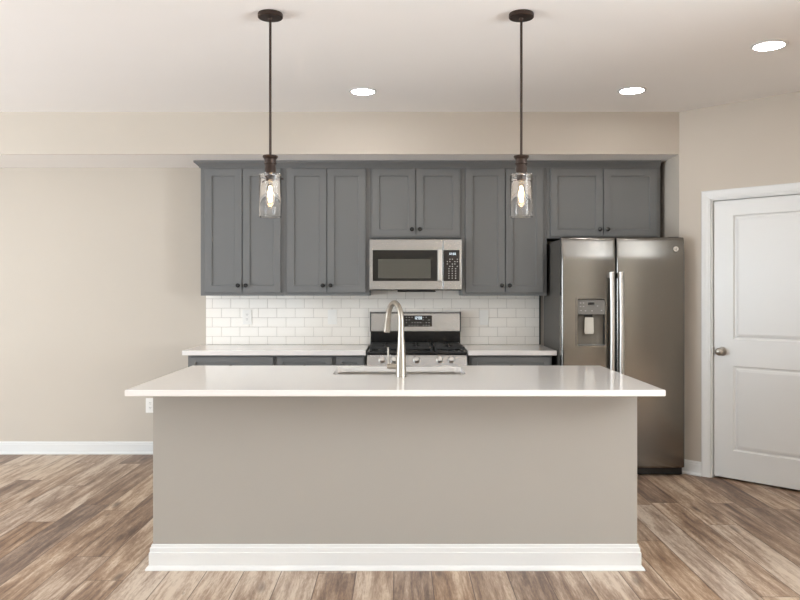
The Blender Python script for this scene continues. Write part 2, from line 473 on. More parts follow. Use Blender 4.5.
# pantry door: casing + slab with two moulded panels + knob
trim = bpy.data.objects.new('trim_1', None); COL.objects.link(trim)
trim.location = (WX, SOF_Y, 0); trim.rotation_euler = (0, 0, -PI/4)
struct(trim, 'white moulded door casing', 'door casing')
def casing_prof(w=.064): return [(0, -.0005), (0, -.011), (.010, -.011), (.016, -.014), (.030, -.015), (.040, -.018), (.054, -.020), (w-.006, -.020), (w, -.016), (w, -.0005)]
bm = BM()
cp = casing_prof()
zi = DZ+.013
path = [(DU0-.013, 0.001, (-1, 0)), (DU0-.013, zi, (-1, 1)), (DU1+.013, zi, (1, 1)), (DU1+.013, 0.001, (1, 0))]
rings = [[bm.verts.new((u+dx*o, y, z+dz*o)) for o, y in cp] for u, z, (dx, dz) in path]
k = len(cp)
for a, b in zip(rings, rings[1:]):
    for i in range(k):
        j = (i+1) % k
        bm.faces.new((a[i], a[j], b[j], b[i]))
bm.faces.new(rings[0]); bm.faces.new(rings[-1])
link('casing', bm, TRIM, trim)
bm = BM()
box(bm, OP0+.0005, DU0-.003, 0, .108, .001, DZ+.003); box(bm, DU1+.003, OP1-.0005, 0, .108, .001, DZ+.003); box(bm, OP0+.0005, OP1-.0005, 0, .108, DZ+.003, OPZ-.0005)
box(bm, DU0-.003, DU0+.008, .060, .075, .001, DZ+.003); box(bm, DU1-.008, DU1+.003, .060, .075, .001, DZ+.003); box(bm, DU0+.008, DU1-.008, .060, .075, DZ-.008, DZ+.003)
link('jamb', bm, TRIM, trim)
door = bpy.data.objects.new('door_1', None); COL.objects.link(door)
door.location = (WX, SOF_Y, 0); door.rotation_euler = (0, 0, -PI/4)
struct(door, 'white two panel interior door in the angled wall', 'door')
pr = [(.003, .005), (.009, .011), (.018, .011), (.024, .006), (.040, .002)]
link('slab', panelled(BM(), DU0+.001, DU1-.001, .015, DZ, .018, .055,
     [(DU0+.140, DU1-.140, .215, .825), (DU0+.140, DU1-.140, 1.015, 1.906)], pr), TRIM, door)
bm = BM()
lathe(bm, [(.0, -.001), (.032, -.001), (.033, .004), (.029, .009), (.014, .012), (.012, .03), (.017, .036), (.026, .043), (.029, .053), (.026, .063), (.016, .069), (0.0001, .071)], (DU0+.062, .018, .925), 'Y', 32)
link('door_knob', bm, SATIN, door, True, 'satin nickel round knob')
bm = BM(); box(bm, DU0-.003, DU0+.004, -.004, .030, .90, .95, .001)
link('strike_plate', bm, SATIN, door)

# ------------------------------------------------------------------ cabinets
YD, YBX = 6.00, 6.02                    # door front, box front
def cab_knob(x, z, yf, parent):
    bm = BM()
    lathe(bm, [(.009, -.001), (.007, .002), (.006, .010), (.012, .014), (.0165, .019), (.0165, .024), (.012, .028), (.0001, .029)], (x, yf, z), 'Y', 20)
    return link('knob', bm, KNOBB, parent, True)
SHAKER = [(.0015, .0075), (.003, .009)]
def shaker_door(x0, x1, z0, z1, yf, parent, kx=None, kz=None, name='door', st=.056):
    o = link(name, panelled(BM(), x0, x1, z0, z1, yf, yf+.019, [(x0+st, x1-st, z0+st, z1-st)], SHAKER), CAB, parent)
    if kx is not None: cab_knob(kx, kz, yf, o)
    return o
def cabinet_box(bm, x0, x1, yf, yb, z0, z1, top=True):
    t = .018
    box(bm, x0, x0+t, yf, yb, z0, z1); box(bm, x1-t, x1, yf, yb, z0, z1)
    box(bm, x0+t, x1-t, yf, yb, z0, z0+t)
    if top: box(bm, x0+t, x1-t, yf, yb, z1-t, z1)
    box(bm, x0+t, x1-t, yb-t, yb, z0+t, z1-t)
    # face frame
    f = .035
    box(bm, x0+t, x0+f, yf, yf+.02, z0+t, z1-t); box(bm, x1-f, x1-t, yf, yf+.02, z0+t, z1-t)
    box(bm, x0+f, x1-f, yf, yf+.02, z0+t, z0+f); box(bm, x0+f, x1-f, yf, yf+.02, z1-f, z1-t)
    return bm
E = .0006
CT = 2.360
def wall_cabinet(x0, x1, z0, d0, d1, d2, d3, zb, kz, label, zt=2.326):
    c = thing('wall_cabinet', ((x0+x1)/2, WB-.001, z0), label, 'wall cabinet', 'grey wall cabinets')
    off = Vector(c.location)
    def shift(o):
        o.data.transform(Matrix.Translation(-off))
    b = link('cabinet_box', cabinet_box(BM(), x0+E, x1-E, YBX, WB-.001, z0, CT), CAB, c); shift(b)
    for a0, a1, kx in ((d0, d1, d1-.028), (d2, d3, d2+.028)):
        dr = shaker_door(a0, a1, zb, zt, YD, c, kx, kz)
        shift(dr)
        for ch in dr.children: shift(ch)
    return c
wall_cabinet(-1.579, -.911, 1.324, -1.543, -1.249, -1.243, -.943, 1.349, 1.4045, 'tall grey two door wall cabinet at the left end of the row')
wall_cabinet(-.911, -.243, 1.324, -.893, -.580, -.575, -.272, 1.349, 1.4045, 'tall grey two door wall cabinet just left of the microwave')
wall_cabinet(-.243, .489, 1.778, -.222, .122, .128, .474, 1.792, 1.847, 'short grey two door wall cabinet directly above the microwave')
wall_cabinet(.489, 1.162, 1.324, .5185, .830, .836, 1.132, 1.349, 1.4045, 'tall grey two door wall cabinet between microwave and refrigerator')
wall_cabinet(1.162, 2.062, 1.778, 1.1886, 1.6025, 1.6085, 2.028, 1.792, 1.847, 'wide short grey wall cabinet over the refrigerator')
bm = BM()
zc = CT-.024
prof = [(-.001+.0015, zc), (.006, zc), (.008, zc+.006), (.012, zc+.010), (.026, zc+.030), (.036, zc+.036), (.038, zc+.040), (.040, zc+.050), (.0015, zc+.050)]
prof = [(.001, zc), (.008, zc), (.010, zc+.007), (.014, zc+.011), (.030, zc+.028), (.040, zc+.034), (.044, zc+.038), (.044, zc+.0515), (.001, zc+.0515)]
extrude_profile(bm, prof, [(2.055, YBX-.001), (-1.580, YBX-.001), (-1.580, WB-.002)])
co = link('crown_moulding', bm, CAB); 
tag(co, 'dark grey crown moulding running along the top of all wall cabinets', 'moulding')

# base cabinets along the back wall
YF = 5.73
CB_T = .876
def base_cabinet(x0, x1, label, doors=2):
    c = thing('base_cabinet', ((x0+x1)/2, WB-.001, 0), label, 'base cabinet', 'grey base cabinets')
    off = Vector(c.location)
    def put(o):
        o.data.transform(Matrix.Translation(-off))
        for ch in o.children: ch.data.transform(Matrix.Translation(-off))
    put(link('cabinet_box', cabinet_box(BM(), x0+E, x1-E, YF+.02, WB-.001, .10, CB_T), CAB, c))
    put(link('toe_kick', box(BM(), x0+E, x1-E, YF+.09, YF+.105, .0005, .0995), CAB, c))
    a0, a1 = x0+.018, x1-.012
    dr = link('drawer', panelled(BM(), a0, a1, .715, .862, YF, YF+.019, [(a0+.045, a1-.045, .752, .825)], SHAKER), CAB, c)
    cab_knob((a0+a1)/2, .79, YF, dr); put(dr)
    mid = (a0+a1)/2
    if doors == 2:
        put(shaker_door(a0, mid-.002, .112, .70, YF, c, mid-.03, .65)); put(shaker_door(mid+.002, a1, .112, .70, YF, c, mid+.03, .65))
    else: put(shaker_door(a0, a1, .112, .70, YF, c, a1-.03, .65))
base_cabinet(-1.604, -.945, 'grey base cabinet at the left end under the back countertop')
base_cabinet(-.945, -.500, 'grey base cabinet second from left under the back countertop', 1)
base_cabinet(-.500, -.262, 'narrow grey base cabinet against the left side of the range', 1)
base_cabinet(.520, 1.150, 'grey base cabinet between the range and the refrigerator')
def counter(x0, x1, label):
    tag(link('countertop', box(BM(), x0, x1, 5.70, WB-.013, .878, .914, .003), QUARTZ), label, 'countertop', 'back wall countertops')
counter(-1.635, -.256, 'white quartz back countertop left of the range')
counter(.511, 1.178, 'white quartz back countertop between range and refrigerator')

# backsplash: individual bevelled tiles on a grout bed, running bond
bm = BM()
BX0, BX1 = -1.619, 1.161
def tiles(bm):
    P, H, g = .1535, .0785, .0025
    z = .903; r = 0
    while z < 1.40:
        z0, z1 = max(z+g/2, .9145), min(z+H-g/2, 1.385)
        x = .1232-P*27+(P/2 if r % 2 else 0)
        while x < 2:
            a0, a1 = max(x+g/2, BX0), min(x+P-g/2, BX1)
            top = z1
            if a1-a0 > .006 and top-z0 > .005:
                hole = False
                box(bm, a0, a1, WB-.0105, WB-.003, z0, top, .0016, 1)
            x += P
        z += H; r += 1
tiles(bm)
bs = link('tile_backsplash', bm, TILE)
tag(bs, 'white glossy subway tile backsplash between counter and wall cabinets', 'backsplash')
gb = link('grout_bed', box(BM(), BX0, BX1, WB-.0085, WB-.001, .9145, 1.388), GROUT, bs)
link('edge_trim', box(BM(), BX1+.0005, BX1+.012, WB-.0115, WB-.001, .9145, 1.323), DKPLASTIC, bs, False, 'thin dark edge strip at the right end')

def outlet(x, z, y, label, kind='outlet', w=.076, h=.122):
    o = thing('power_outlet' if kind == 'outlet' else 'light_switch', (x, y, z), label, 'outlet' if kind == 'outlet' else 'switch')
    bm = BM(); box(bm, -w/2, w/2, -.0065, -.0005, -h/2, h/2, .002); link('cover_plate', bm, PLATE, o)
    if kind == 'outlet':
        for s in (-1, 1):
            bm = BM(); slab_xz(bm, rrect(-.017, .017, s*.0195-.0145, s*.0195+.0145, .008, 4), -.0085, -.006); rc = link('receptacle', bm, PLATE, o)
            bm = BM()
            for dx in (-.0065, .0065): box(bm, dx-.0012, dx+.0012, -.0092, -.0084, s*.0195-.001, s*.0195+.008)
            lathe(bm, [(.0022, .0084), (.0022, .0091)], (0, 0, s*.0195-.007), 'Y', 10)
            link('slots', bm, SLOT, rc)
    else:
        bm = BM(); box(bm, -.0165, .0165, -.0105, -.006, -.033, .033, .0015); link('rocker', bm, PLATE, o)
    return o
TY = WB-.0105
outlet((247.2-400)/119.9, CAM_Z+(290-317)/119.9, TY, 'white outlet on the tile near the left end of the backsplash')
outlet((332.3-400)/119.9, CAM_Z+(290-317)/119.9, TY, 'white switch plate on the tile left of the range', 'switch')
outlet((483.8-400)/119.9, CAM_Z+(290-317.5)/119.9, TY, 'white switch plate on the tile right of the range', 'switch')
outlet(-2.085, .405, WB, 'white wall outlet low on the beige back wall, peeking out left of the island')

# ------------------------------------------------------------------ range
R0, R1 = -.2476, .5026
rg = thing('gas_range', ((R0+R1)/2, 6.0, 0), 'stainless steel gas range with black cooktop and raised back panel', 'stove')
RO = Vector(rg.location)
def rput(o):
    o.data.transform(Matrix.Translation(-RO))
    for ch in o.children: ch.data.transform(Matrix.Translation(-RO))
    return o
rput(link('body', box(BM(), R0+.004, R1-.004, 5.72, 6.325, .10, .878, .003), FRSIDE, rg))
for x in (R0+.05, R1-.05):
    for y in (5.78, 6.26): rput(link('foot', lathe(BM(), [(.022, .0005), (.022, .012), (.012, .02), (.012, .1)], (x, y, 0), 'Z', 16), DKPLASTIC, rg))
rput(link('drawer', box(BM(), R0+.004, R1-.004, 5.69, 5.7195, .105, .27, .005), STEEL, rg))
od = rput(link('oven_door', box(BM(), R0+.004, R1-.004, 5.685, 5.7195, .28, .775, .006), STEEL, rg))
rput(link('oven_window', box(BM(), R0+.13, R1-.13, 5.682, 5.690, .36, .62, .002), BGLASS, rg))
bm = BM(); tube(bm, [(R0+.06, 5.635, .725), (R1-.06, 5.635, .725)], .012, 14)
for x in (R0+.09, R1-.09): tube(bm, [(x, 5.635, .725), (x, 5.69, .725)], .009, 10)
rput(link('handle', bm, BRIGHT, rg, True))
# sloped control panel
bm = BM()
pts = [(5.672, .785), (5.700, .872), (5.705, .880), (5.76, .880), (5.76, .785)]
A = [bm.verts.new((R0, y, z)) for y, z in pts]; B = [bm.verts.new((R1, y, z)) for y, z in pts]
for i in range(5): bm.faces.new((A[i], A[(i+1) % 5], B[(i+1) % 5], B[i]))
bm.faces.new(A); bm.faces.new(B)
bmesh.ops.bevel(bm, geom=list(bm.edges), offset=.003, segments=2, affect='EDGES')
rput(link('control_panel', bm, STEEL, rg))
for px in (382, 393.8, 416.5, 439.6, 451):
    x = (px-400)/133.3
    M = Matrix.Translation((x, 5.691, .846)) @ Matrix.Rotation(math.radians(-18), 4, 'X')
    bm = BM(); lathe(bm, [(.0255, -.004), (.0255, .004), (.021, .008), (.019, .026), (.017, .030), (.0001, .030)], (0, 0, 0), 'Y', 28)
    bmesh.ops.transform(bm, matrix=M, verts=bm.verts)
    k = link('control_knob', bm, BRIGHT, rg, True)
    bm = BM(); box(bm, -.0045, .0045, -.040, -.028, -.018, .018, .002)
    bmesh.ops.transform(bm, matrix=M, verts=bm.verts)
    link('grip', bm, BRIGHT, k); rput(k)
# cooktop: shallow black tray with rounded rim
bm = BM()
box(bm, R0-.001, R1+.001, 5.705, 6.27, .881, .906, .010, 3)
rput(link('cooktop', bm, BLACK, rg, True))
def grate(x0, x1):
    bm = BM(); zt = .940; y0, y1 = 5.735, 6.225; t = .007
    for x in (x0, x1): box(bm, x-t, x+t, y0, y1, zt-.016, zt, .003)
    for y in (y0, (y0+y1)/2, y1): box(bm, x0, x1, y-t, y+t, zt-.016, zt, .003)
    xm = (x0+x1)/2
    for yc in (y0+.122, y1-.122):
        for dx, dy in ((1, 0), (-1, 0), (0, 1), (0, -1)):
            if dx: box(bm, min(xm+dx*.03, x1 if dx > 0 else x0), max(xm+dx*.03, x1 if dx > 0 else x0), yc-.005, yc+.005, zt-.012, zt+.002, .002)
            else: box(bm, xm-.005, xm+.005, min(yc+dy*.03, yc+dy*.12), max(yc+dy*.03, yc+dy*.12), zt-.012, zt+.002, .002)
    for x in (x0+.004, x1-.004):
        for y in (y0+.004, y1-.004): box(bm, x-.008, x+.008, y-.008, y+.008, .9055, zt-.012, .002)
    rput(link('grate', bm, IRON, rg))
grate(R0+.022, R0+.235); grate(R1-.235, R1-.022); grate(R0+.262, R1-.262)
for x in (R0+.128, R1-.128):
    for y in (5.857, 6.103):
        bm = BM(); lathe(bm, [(.05, .9055), (.05, .910), (.034, .912), (.034, .921), (.028, .925), (.0001, .926)], (x, y, 0), 'Z', 28)
        rput(link('burner', bm, IRON, rg, True))
bm = BM(); lathe(bm, [(.045, .9055), (.045, .910), (.03, .912), (.03, .921), (.0001, .926)], ((R0+R1)/2, 5.98, 0), 'Z', 28)
rput(link('burner', bm, IRON, rg, True))
# back panel
rput(link('back_riser', box(BM(), R0+.004, R1-.004, 6.275, 6.335, .88, 1.034, .003), BLACK, rg))
bm = BM()
pts = [(6.262, 1.030), (6.272, 1.178), (6.280, 1.187), (6.332, 1.187), (6.332, 1.030)]
A = [bm.verts.new((R0+.001, y, z)) for y, z in pts]; B = [bm.verts.new((R1-.001, y, z)) for y, z in pts]
for i in range(5): bm.faces.new((A[i], A[(i+1) % 5], B[(i+1) % 5], B[i]))
bm.faces.new(A); bm.faces.new(B)
bmesh.ops.bevel(bm, geom=list(bm.edges), offset=.004, segments=3, affect='EDGES')
bp = rput(link('backguard', bm, STEEL, rg, True))
for x0, x1 in ((R0, R0+.009), (R1-.009, R1)): rput(link('end_cap', box(BM(), x0, x1, 6.258, 6.333, 1.026, 1.189, .003), DKPLASTIC, rg, False, 'dark end cap of the back panel'))
bm = BM(); x0, x1 = (403.4-400)/121.2, (432-400)/121.2
M = Matrix.Translation((0, 6.2662, 1.112)) @ Matrix.Rotation(math.radians(-3.9), 4, 'X')
slab_xz(bm, rrect(x0, x1, -.045, .047, .006, 4), -.004, .003); bmesh.ops.transform(bm, matrix=M, verts=bm.verts)
dp = link('display_panel', bm, PANEL, rg)
xm = (x0+x1)/2
for i in range(9):
    for j in range(4):
        if (3 <= i <= 5 and j >= 2) or (i*3+j*2) % 5 == 0: continue
        x = x0+.025+i*(x1-x0-.05)/8; z = -.034+j*.022
        bm = box(BM(), x-.0035, x+.0035, -.0052, -.0038, z-.0022, z+.0022)
        bmesh.ops.transform(bm, matrix=M, verts=bm.verts); link('key', bm, PRINT, dp)
bm = BM()
def seg7(bm, cx, cz, h, y, segs):
    w = h*.5; t = h*.12
    q = {'a': (-w/2, w/2, h/2-t, h/2), 'g': (-w/2, w/2, -t/2, t/2), 'd': (-w/2, w/2, -h/2, -h/2+t), 'f': (-w/2, -w/2+t, 0, h/2), 'b': (w/2-t, w/2, 0, h/2), 'e': (-w/2, -w/2+t, -h/2, 0), 'c': (w/2-t, w/2, -h/2, 0)}
    for s in segs: a = q[s]; box(bm, cx+a[0], cx+a[1], y-.001, y+.0005, cz+a[2], cz+a[3])
for cx, sg in ((-.024, 'bc'), (-.008, 'abged'), (.012, 'abcdef'), (.028, 'abcdef')): seg7(bm, xm+cx, .026, .022, -.0045, sg)
bmesh.ops.transform(bm, matrix=M, verts=bm.verts); link('clock_digits', bm, LEGEND, dp, False, 'lit clock digits')
rput(dp)

# ------------------------------------------------------------------ microwave
M0, M1, MZ0, MZ1, MY = -.2400, .4850, 1.366, 1.767, 5.950
mw = thing('microwave', ((M0+M1)/2, WB-.012, MZ0), 'stainless steel over the range microwave with black window and keypad', 'microwave')
MO = Vector(mw.location)
def mput(o):
    o.data.transform(Matrix.Translation(-MO))
    for ch in o.children: ch.data.transform(Matrix.Translation(-MO))
    return o
mput(link('case', box(BM(), M0+.004, M1-.004, MY+.032, WB-.012, MZ0, MZ1, .002), DKPLASTIC, mw))
XS = (443-400)/127.7
mput(link('door', box(BM(), M0, XS-.001, MY, MY+.031, MZ0+.004, MZ1, .005, 3), STEEL, mw))
mput(link('control_side', box(BM(), XS+.001, M1, MY, MY+.031, MZ0+.004, MZ1, .005, 3), STEEL, mw))
zt, zb = CAM_Z+(290-250)/127.9, CAM_Z+(290-281)/127.9
bm = BM(); slab_xz(bm, rrect((372.7-400)/127.9, (437.3-400)/127.9, zb, zt, .004, 3), MY-.003, MY+.004)
wd = link('window_frame', bm, BGLASS, mw)
bm = BM(); slab_xz(bm, rrect((378-400)/127.9, (430.8-400)/127.9, CAM_Z+(290-278.3)/127.9, CAM_Z+(290-259)/127.9, .003, 3), MY-.0042, MY-.002)
link('screened_window', bm, OVENWIN, wd); mput(wd)
bm = BM(); hx = (440.1-400)/128.5
box(bm, hx-.0155, hx+.0155, MY-.038, MY-.024, zb-.001, zt+.001, .005, 3)
for z in (zb+.03, zt-.03): box(bm, hx-.010, hx+.010, MY-.027, MY+.002, z-.014, z+.014, .002)
mput(link('handle', bm, BRIGHT, mw))
kx0, kx1 = (443.6-400)/127.9, (459.6-400)/127.9
bm = BM(); slab_xz(bm, rrect(kx0, kx1, zb, zt, .004, 3), MY-.003, MY+.004); kp = link('keypad', bm, PANEL, mw)
bm = BM()
for j in range(9):
    n = 5 if j < 4 else 3
    for i in range(n):
        x = kx0+.030+i*.078/(n-1) if n == 5 else kx0+.042+i*.026
        z = zt-.072-j*.0185; 
        if n == 5 and (i+j) % 3 == 0: continue
        box(bm, x-.0042, x+.0042, MY-.0042, MY-.0028, z-.003, z+.003)
link('key_print', bm, PRINT, kp)
bm = BM()
for cx, sg in ((-.030, 'bc'), (-.016, 'abged'), (.002, 'abcdef'), (.016, 'abcdef')): seg7(bm, (kx0+kx1)/2+cx+.012, zt-.030, .016, MY-.0035, sg)
link('clock_digits', bm, LEGEND, kp, False, 'lit clock digits'); mput(kp)
mput(link('vent_grille', box(BM(), -.02, .28, MY+.012, MY+.20, MZ0-.012, MZ0-.0005, .003), BLACK, mw, False, 'black underside grille'))

# ------------------------------------------------------------------ refrigerator
F0, F1, FM, FY = 1.187, 2.092, 1.5885, 5.570
fz0, fz1 = .062, 1.757
fr = thing('refrigerator', ((F0+F1)/2, 5.95, 0), 'stainless steel side by side refrigerator with water dispenser', 'refrigerator')
FO = Vector(fr.location)
def fput(o):
    o.data.transform(Matrix.Translation(-FO))
    for ch in o.children: ch.data.transform(Matrix.Translation(-FO))
    return o
fput(link('case', box(BM(), F0+.003, F1-.003, FY+.075, 6.30, .03, 1.745, .004), FRSIDE, fr, False, 'dark grey painted case'))
fput(link('kick_plate', box(BM(), F0+.006, F1-.006, FY+.05, FY+.0745, .006, .056, .003), BLACK, fr))
for x in (F0+.05, F1-.05):
    for y in (FY+.12, 6.25): fput(link('foot', lathe(BM(), [(.02, .0005), (.02, .0295)], (x, y, 0), 'Z', 14), DKPLASTIC, fr))
for x in (F0+.06, F1-.06): fput(link('hinge_cover', box(BM(), x-.04, x+.04, FY+.075, FY+.16, 1.7455, 1.764, .005), DKPLASTIC, fr))
def fridge_door(x0, x1, hole=None):
    """front bulges gently; optional rectangular opening for the dispenser"""
    bm = BM(); yb = FY+.070; r = .012; bul = .010
    def yf(x, z):
        u = (x-x0)/(x1-x0)*2-1; y = FY+bul*u*u
        d = min(x-x0, x1-x)
        if d < r: y += r-math.sqrt(max(0, r*r-(r-d)**2))
        e = min(z-fz0, fz1-z)
        q2 = (.145-(fz1-z))/.02
        y += .10*.02*(math.log1p(math.exp(min(q2, 30))) if q2 < 30 else q2)
        q = .020
        if e < q: y += (q-math.sqrt(max(0, q*q-(q-e)**2)))*.7
        return y
    def grid(a, b, extra):
        L = [a, a+.001, a+.003, a+.006, a+.010, a+.014, a+.020, a+.03]
        L += [a+b-t for t in L]
        n = 14; L += [a+(b-a)*i/n for i in range(1, n)]
        L = [t for t in L]
        return L
    def lin(a, b, extra, n):
        d = [0, .0008, .0025, .005, .009, .013, .020]
        L = [a+t for t in d]+[b-t for t in d]+[a+(b-a)*i/n for i in range(1, n)]+list(extra)+([fz1-.02-.012*i for i in range(16)] if a == fz0 else [])
        L = sorted(L); out = [L[0]]
        for t in L[1:]:
            if t-out[-1] > .0004: out.append(t)
        return out
    xs = lin(x0, x1, hole[:2] if hole else (), 12); zs = lin(fz0, fz1, hole[2:] if hole else (), 16)
    V = [[bm.verts.new((x, yf(x, z), z)) for z in zs] for x in xs]
    for i in range(len(xs)-1):
        for j in range(len(zs)-1):
            cx, cz = (xs[i]+xs[i+1])/2, (zs[j]+zs[j+1])/2
            if hole and hole[0]-1e-5 < cx < hole[1]+1e-5 and hole[2]-1e-5 < cz < hole[3]+1e-5: continue
            bm.faces.new((V[i][j], V[i+1][j], V[i+1][j+1], V[i][j+1]))
    loop = [V[i][0] for i in range(len(xs))]+[V[-1][j] for j in range(1, len(zs))]+[V[i][-1] for i in range(len(xs)-2, -1, -1)]+[V[0][j] for j in range(len(zs)-2, 0, -1)]
    back = [bm.verts.new((v.co.x, yb, v.co.z)) for v in loop]
    n = len(loop)
    for k in range(n): bm.faces.new((loop[k], loop[(k+1) % n], back[(k+1) % n], back[k]))
    bm.faces.new(back)
    return bm
s = 136.4
H0, H1 = (576.6-400)/s, (605.4-400)/s
HZ0, HZ1 = CAM_Z+(290-346.5)/s, CAM_Z+(290-298.5)/s
ld = link('door', fridge_door(F0, FM-.0035, (H0, H1, HZ0, HZ1)), STEELV, fr, True, 'left door with the dispenser')
rd = link('door', fridge_door(FM+.0035, F1), STEELV, fr, True, 'right door with the round emblem')
# dispenser
zc0 = CAM_Z+(290-314.5)/s
bm = BM(); frame_xz(bm, rrect(H0-.006, H1+.006, HZ0-.007, HZ1+.006, .012, 5), rrect(H0+.004, H1-.004, HZ0+.006, HZ1-.002, .010, 5), FY-.006, FY+.012)
link('dispenser_bezel', bm, STEELV, ld, False, 'rounded steel bezel')
bm = BM(); box(bm, H0+.0005, H1-.0005, FY+.001, FY+.03, zc0, HZ1-.011, .002)
for_dp = link('dispenser_controls', bm, GRPLASTIC, ld)
bm = BM(); box(bm, (588-400)/s, (594.4-400)/s, FY-.0005, FY+.002, CAM_Z+(290-305)/s, CAM_Z+(290-302.4)/s); link('dispenser_display', bm, BLACK, ld)
for px, py in ((580.5, 303), (583.5, 303), (580.5, 306.5), (583.5, 306.5), (581, 310.5), (585.5, 310.8), (592, 310.8), (601.5, 310.5), (597.5, 306)):
    x, z = (px-400)/s, CAM_Z+(290-py)/s
    link('button_print', box(BM(), x-.005, x+.005, FY-.0002, FY+.002, z-.003, z+.003), PRINT, ld)
# recess: five walls
bm = BM(); yb = FY+.064
t = .002
box(bm, H0+.0005, H1-.0005, yb-.004, yb, HZ0+.0005, HZ1-.0005)
link('dispenser_recess', bm, RECESS, ld); bm = BM()
box(bm, H0+.0005, H0+.0025, FY+.003, yb-.004, HZ0+.0005, HZ1-.0005); link('dispenser_side', bm, DKPLASTIC, ld); bm = BM()
box(bm, H1-.0025, H1-.0005, FY+.003, yb-.004, HZ0+.0005, HZ1-.0005)
link('dispenser_side', bm, DKPLASTIC, ld)
bm = BM(); box(bm, H0+.003, H1-.003, FY+.001, yb-.005, HZ0+.0005, HZ0+.014, .002); link('drip_tray', bm, GRPLASTIC, ld)
bm = BM(); px0, px1 = (585-400)/s, (594.5-400)/s
slab_xz(bm, [(px0+.004, CAM_Z+(290-317.5)/s), (px1-.004, CAM_Z+(290-317.5)/s), (px1, CAM_Z+(290-332)/s), (px1-.005, CAM_Z+(290-334)/s), (px0+.005, CAM_Z+(290-334)/s), (px0, CAM_Z+(290-332)/s)], FY+.016, FY+.026)
bmesh.ops.bevel(bm, geom=list(bm.edges), offset=.002, segments=2, affect='EDGES')
link('dispenser_paddle', bm, LTPLASTIC, ld, False, 'pale dispenser paddle')
bm = BM(); box(bm, px0+.01, px1-.01, FY+.02, FY+.045, CAM_Z+(290-317)/s, zc0+.001); link('dispenser_spout', bm, DKPLASTIC, ld)
def fr_handle(x, parent):
    bm = BM(); z0, z1 = .52, CAM_Z+(290-271.5)/140
    n = 16; w = .0165
    rows = []
    for i in range(n+1):
        u = i/n; z = z0+(z1-z0)*u; d = -.030-.016*(1-(2*u-1)**2)
        rows.append([bm.verts.new((x+px, FY+d+py, z)) for px, py in ((-w, .006), (-w*.8, -.002), (-w*.35, -.007), (w*.35, -.007), (w*.8, -.002), (w, .006), (w*.6, .011), (-w*.6, .011))])
    for a, b in zip(rows, rows[1:]):
        for k in range(8): bm.faces.new((a[k], a[(k+1) % 8], b[(k+1) % 8], b[k]))
    bm.faces.new(rows[0]); bm.faces.new(rows[-1])
    for z in (z0+.025, z1-.025): box(bm, x-w*.8, x+w*.8, FY-.026, FY+.010, z-.022, z+.022, .004)
    link('handle', bm, BRIGHT, parent, True)
fr_handle((613.6-400)/138, ld); fr_handle((622.9-400)/138, rd)
# round emblem
bm = BM(); ex, ez = (676-400)/s, CAM_Z+(290-249)/s
lathe(bm, [(.019, -.004), (.019, .0012), (.017, .0022), (.0155, .0022), (.0155, .0010), (.0001, .0010)], (ex, FY+.0015, ez), 'Y', 28)
em = link('emblem', bm, BRIGHT, rd, True)
bm = BM()
def curl(cx, cz, r, a0, a1, n=14): return [(ex+cx+r*math.cos(math.radians(a0+(a1-a0)*i/n)), FY-.0002, ez+cz+r*math.sin(math.radians(a0+(a1-a0)*i/n))) for i in range(n+1)]
tube(bm, curl(-.005, 0, .006, 60, 340), .0011, 6); tube(bm, [(ex-.005, FY-.0002, ez-.001), (ex+.0008, FY-.0002, ez-.001), (ex-.0005, FY-.0002, ez-.009)], .0011, 6)
tube(bm, curl(.006, .0035, .0042, 40, 270, 10), .0011, 6); tube(bm, curl(.006, -.0045, .0046, 90, 320, 10), .0011, 6)
link('emblem_letters', bm, DKPLASTIC, em)
for o in (ld, rd):
    o.data.transform(Matrix.Translation(-FO))
    for ch in o.children:
        ch.data.transform(Matrix.Translation(-FO))
        for g in ch.children: g.data.transform(Matrix.Translation(-FO))

# ------------------------------------------------------------------ island
I0, I1, IY, IB = -1.212, 1.164, 3.730, 4.545
isl = thing('kitchen_island', (0, IY, 0), 'long beige painted kitchen island base with white baseboard', 'kitchen island')
IO = Vector(isl.location)
def iput(o):
    o.data.transform(Matrix.Translation(-IO))
    for ch in o.children: ch.data.transform(Matrix.Translation(-IO))
    return o
IT = .884
bm = BM(); box(bm, I0, I1, IY, IY+.114, .0005, IT-.001)
box(bm, I0, I0+.02, IY+.114, IB, .0005, IT-.001); box(bm, I1-.02, I1, IY+.114, IB, .0005, IT-.001)
iput(link('painted_panel', bm, ISLP, isl))
bm = BM(); box(bm, I0+.021, I1-.021, IB-.03, IB-.012, .10, IT-.001); box(bm, I0+.021, I1-.021, IB-.09, IB-.075, .0005, .0995); box(bm, I0+.021, I1-.021, IY+.115, IB-.031, .10, .118)
iput(link('cabinet_box', bm, CAB, isl))
xx = I0+.03
for i in range(4):
    wdt = (I1-I0-.06)/4; a0, a1 = xx+.004, xx+wdt-.004; xx += wdt
    bm = panelled(BM(), a0, a1, .112, .862, 0, .019, [(a0+.056, a1-.056, .168, .806)], SHAKER)
    bmesh.ops.transform(bm, matrix=Matrix.Translation((a0+a1, IB+.008, 0)) @ Matrix.Rotation(PI, 4, 'Z'), verts=bm.verts)
    iput(link('door', bm, CAB, isl))
bm = BM(); h = .123
prof = [(.0005, .0005), (.030, .0005), (.030, .006), (.026, .014), (.020, .021), (.016, .022), (.016, .084), (.012, .088), (.012, .106), (.007, .111), (.0065, .119), (.004, h), (.0005, h)]
extrude_profile(bm, prof, [(I1, IB-.1), (I1, IY), (I0, IY), (I0, IB-.1)][::-1] if False else [(I1, IB-.1), (I1, IY), (I0, IY), (I0, IB-.1)])
iput(link('baseboard', bm, TRIM, isl, False, 'white moulded baseboard around the island'))
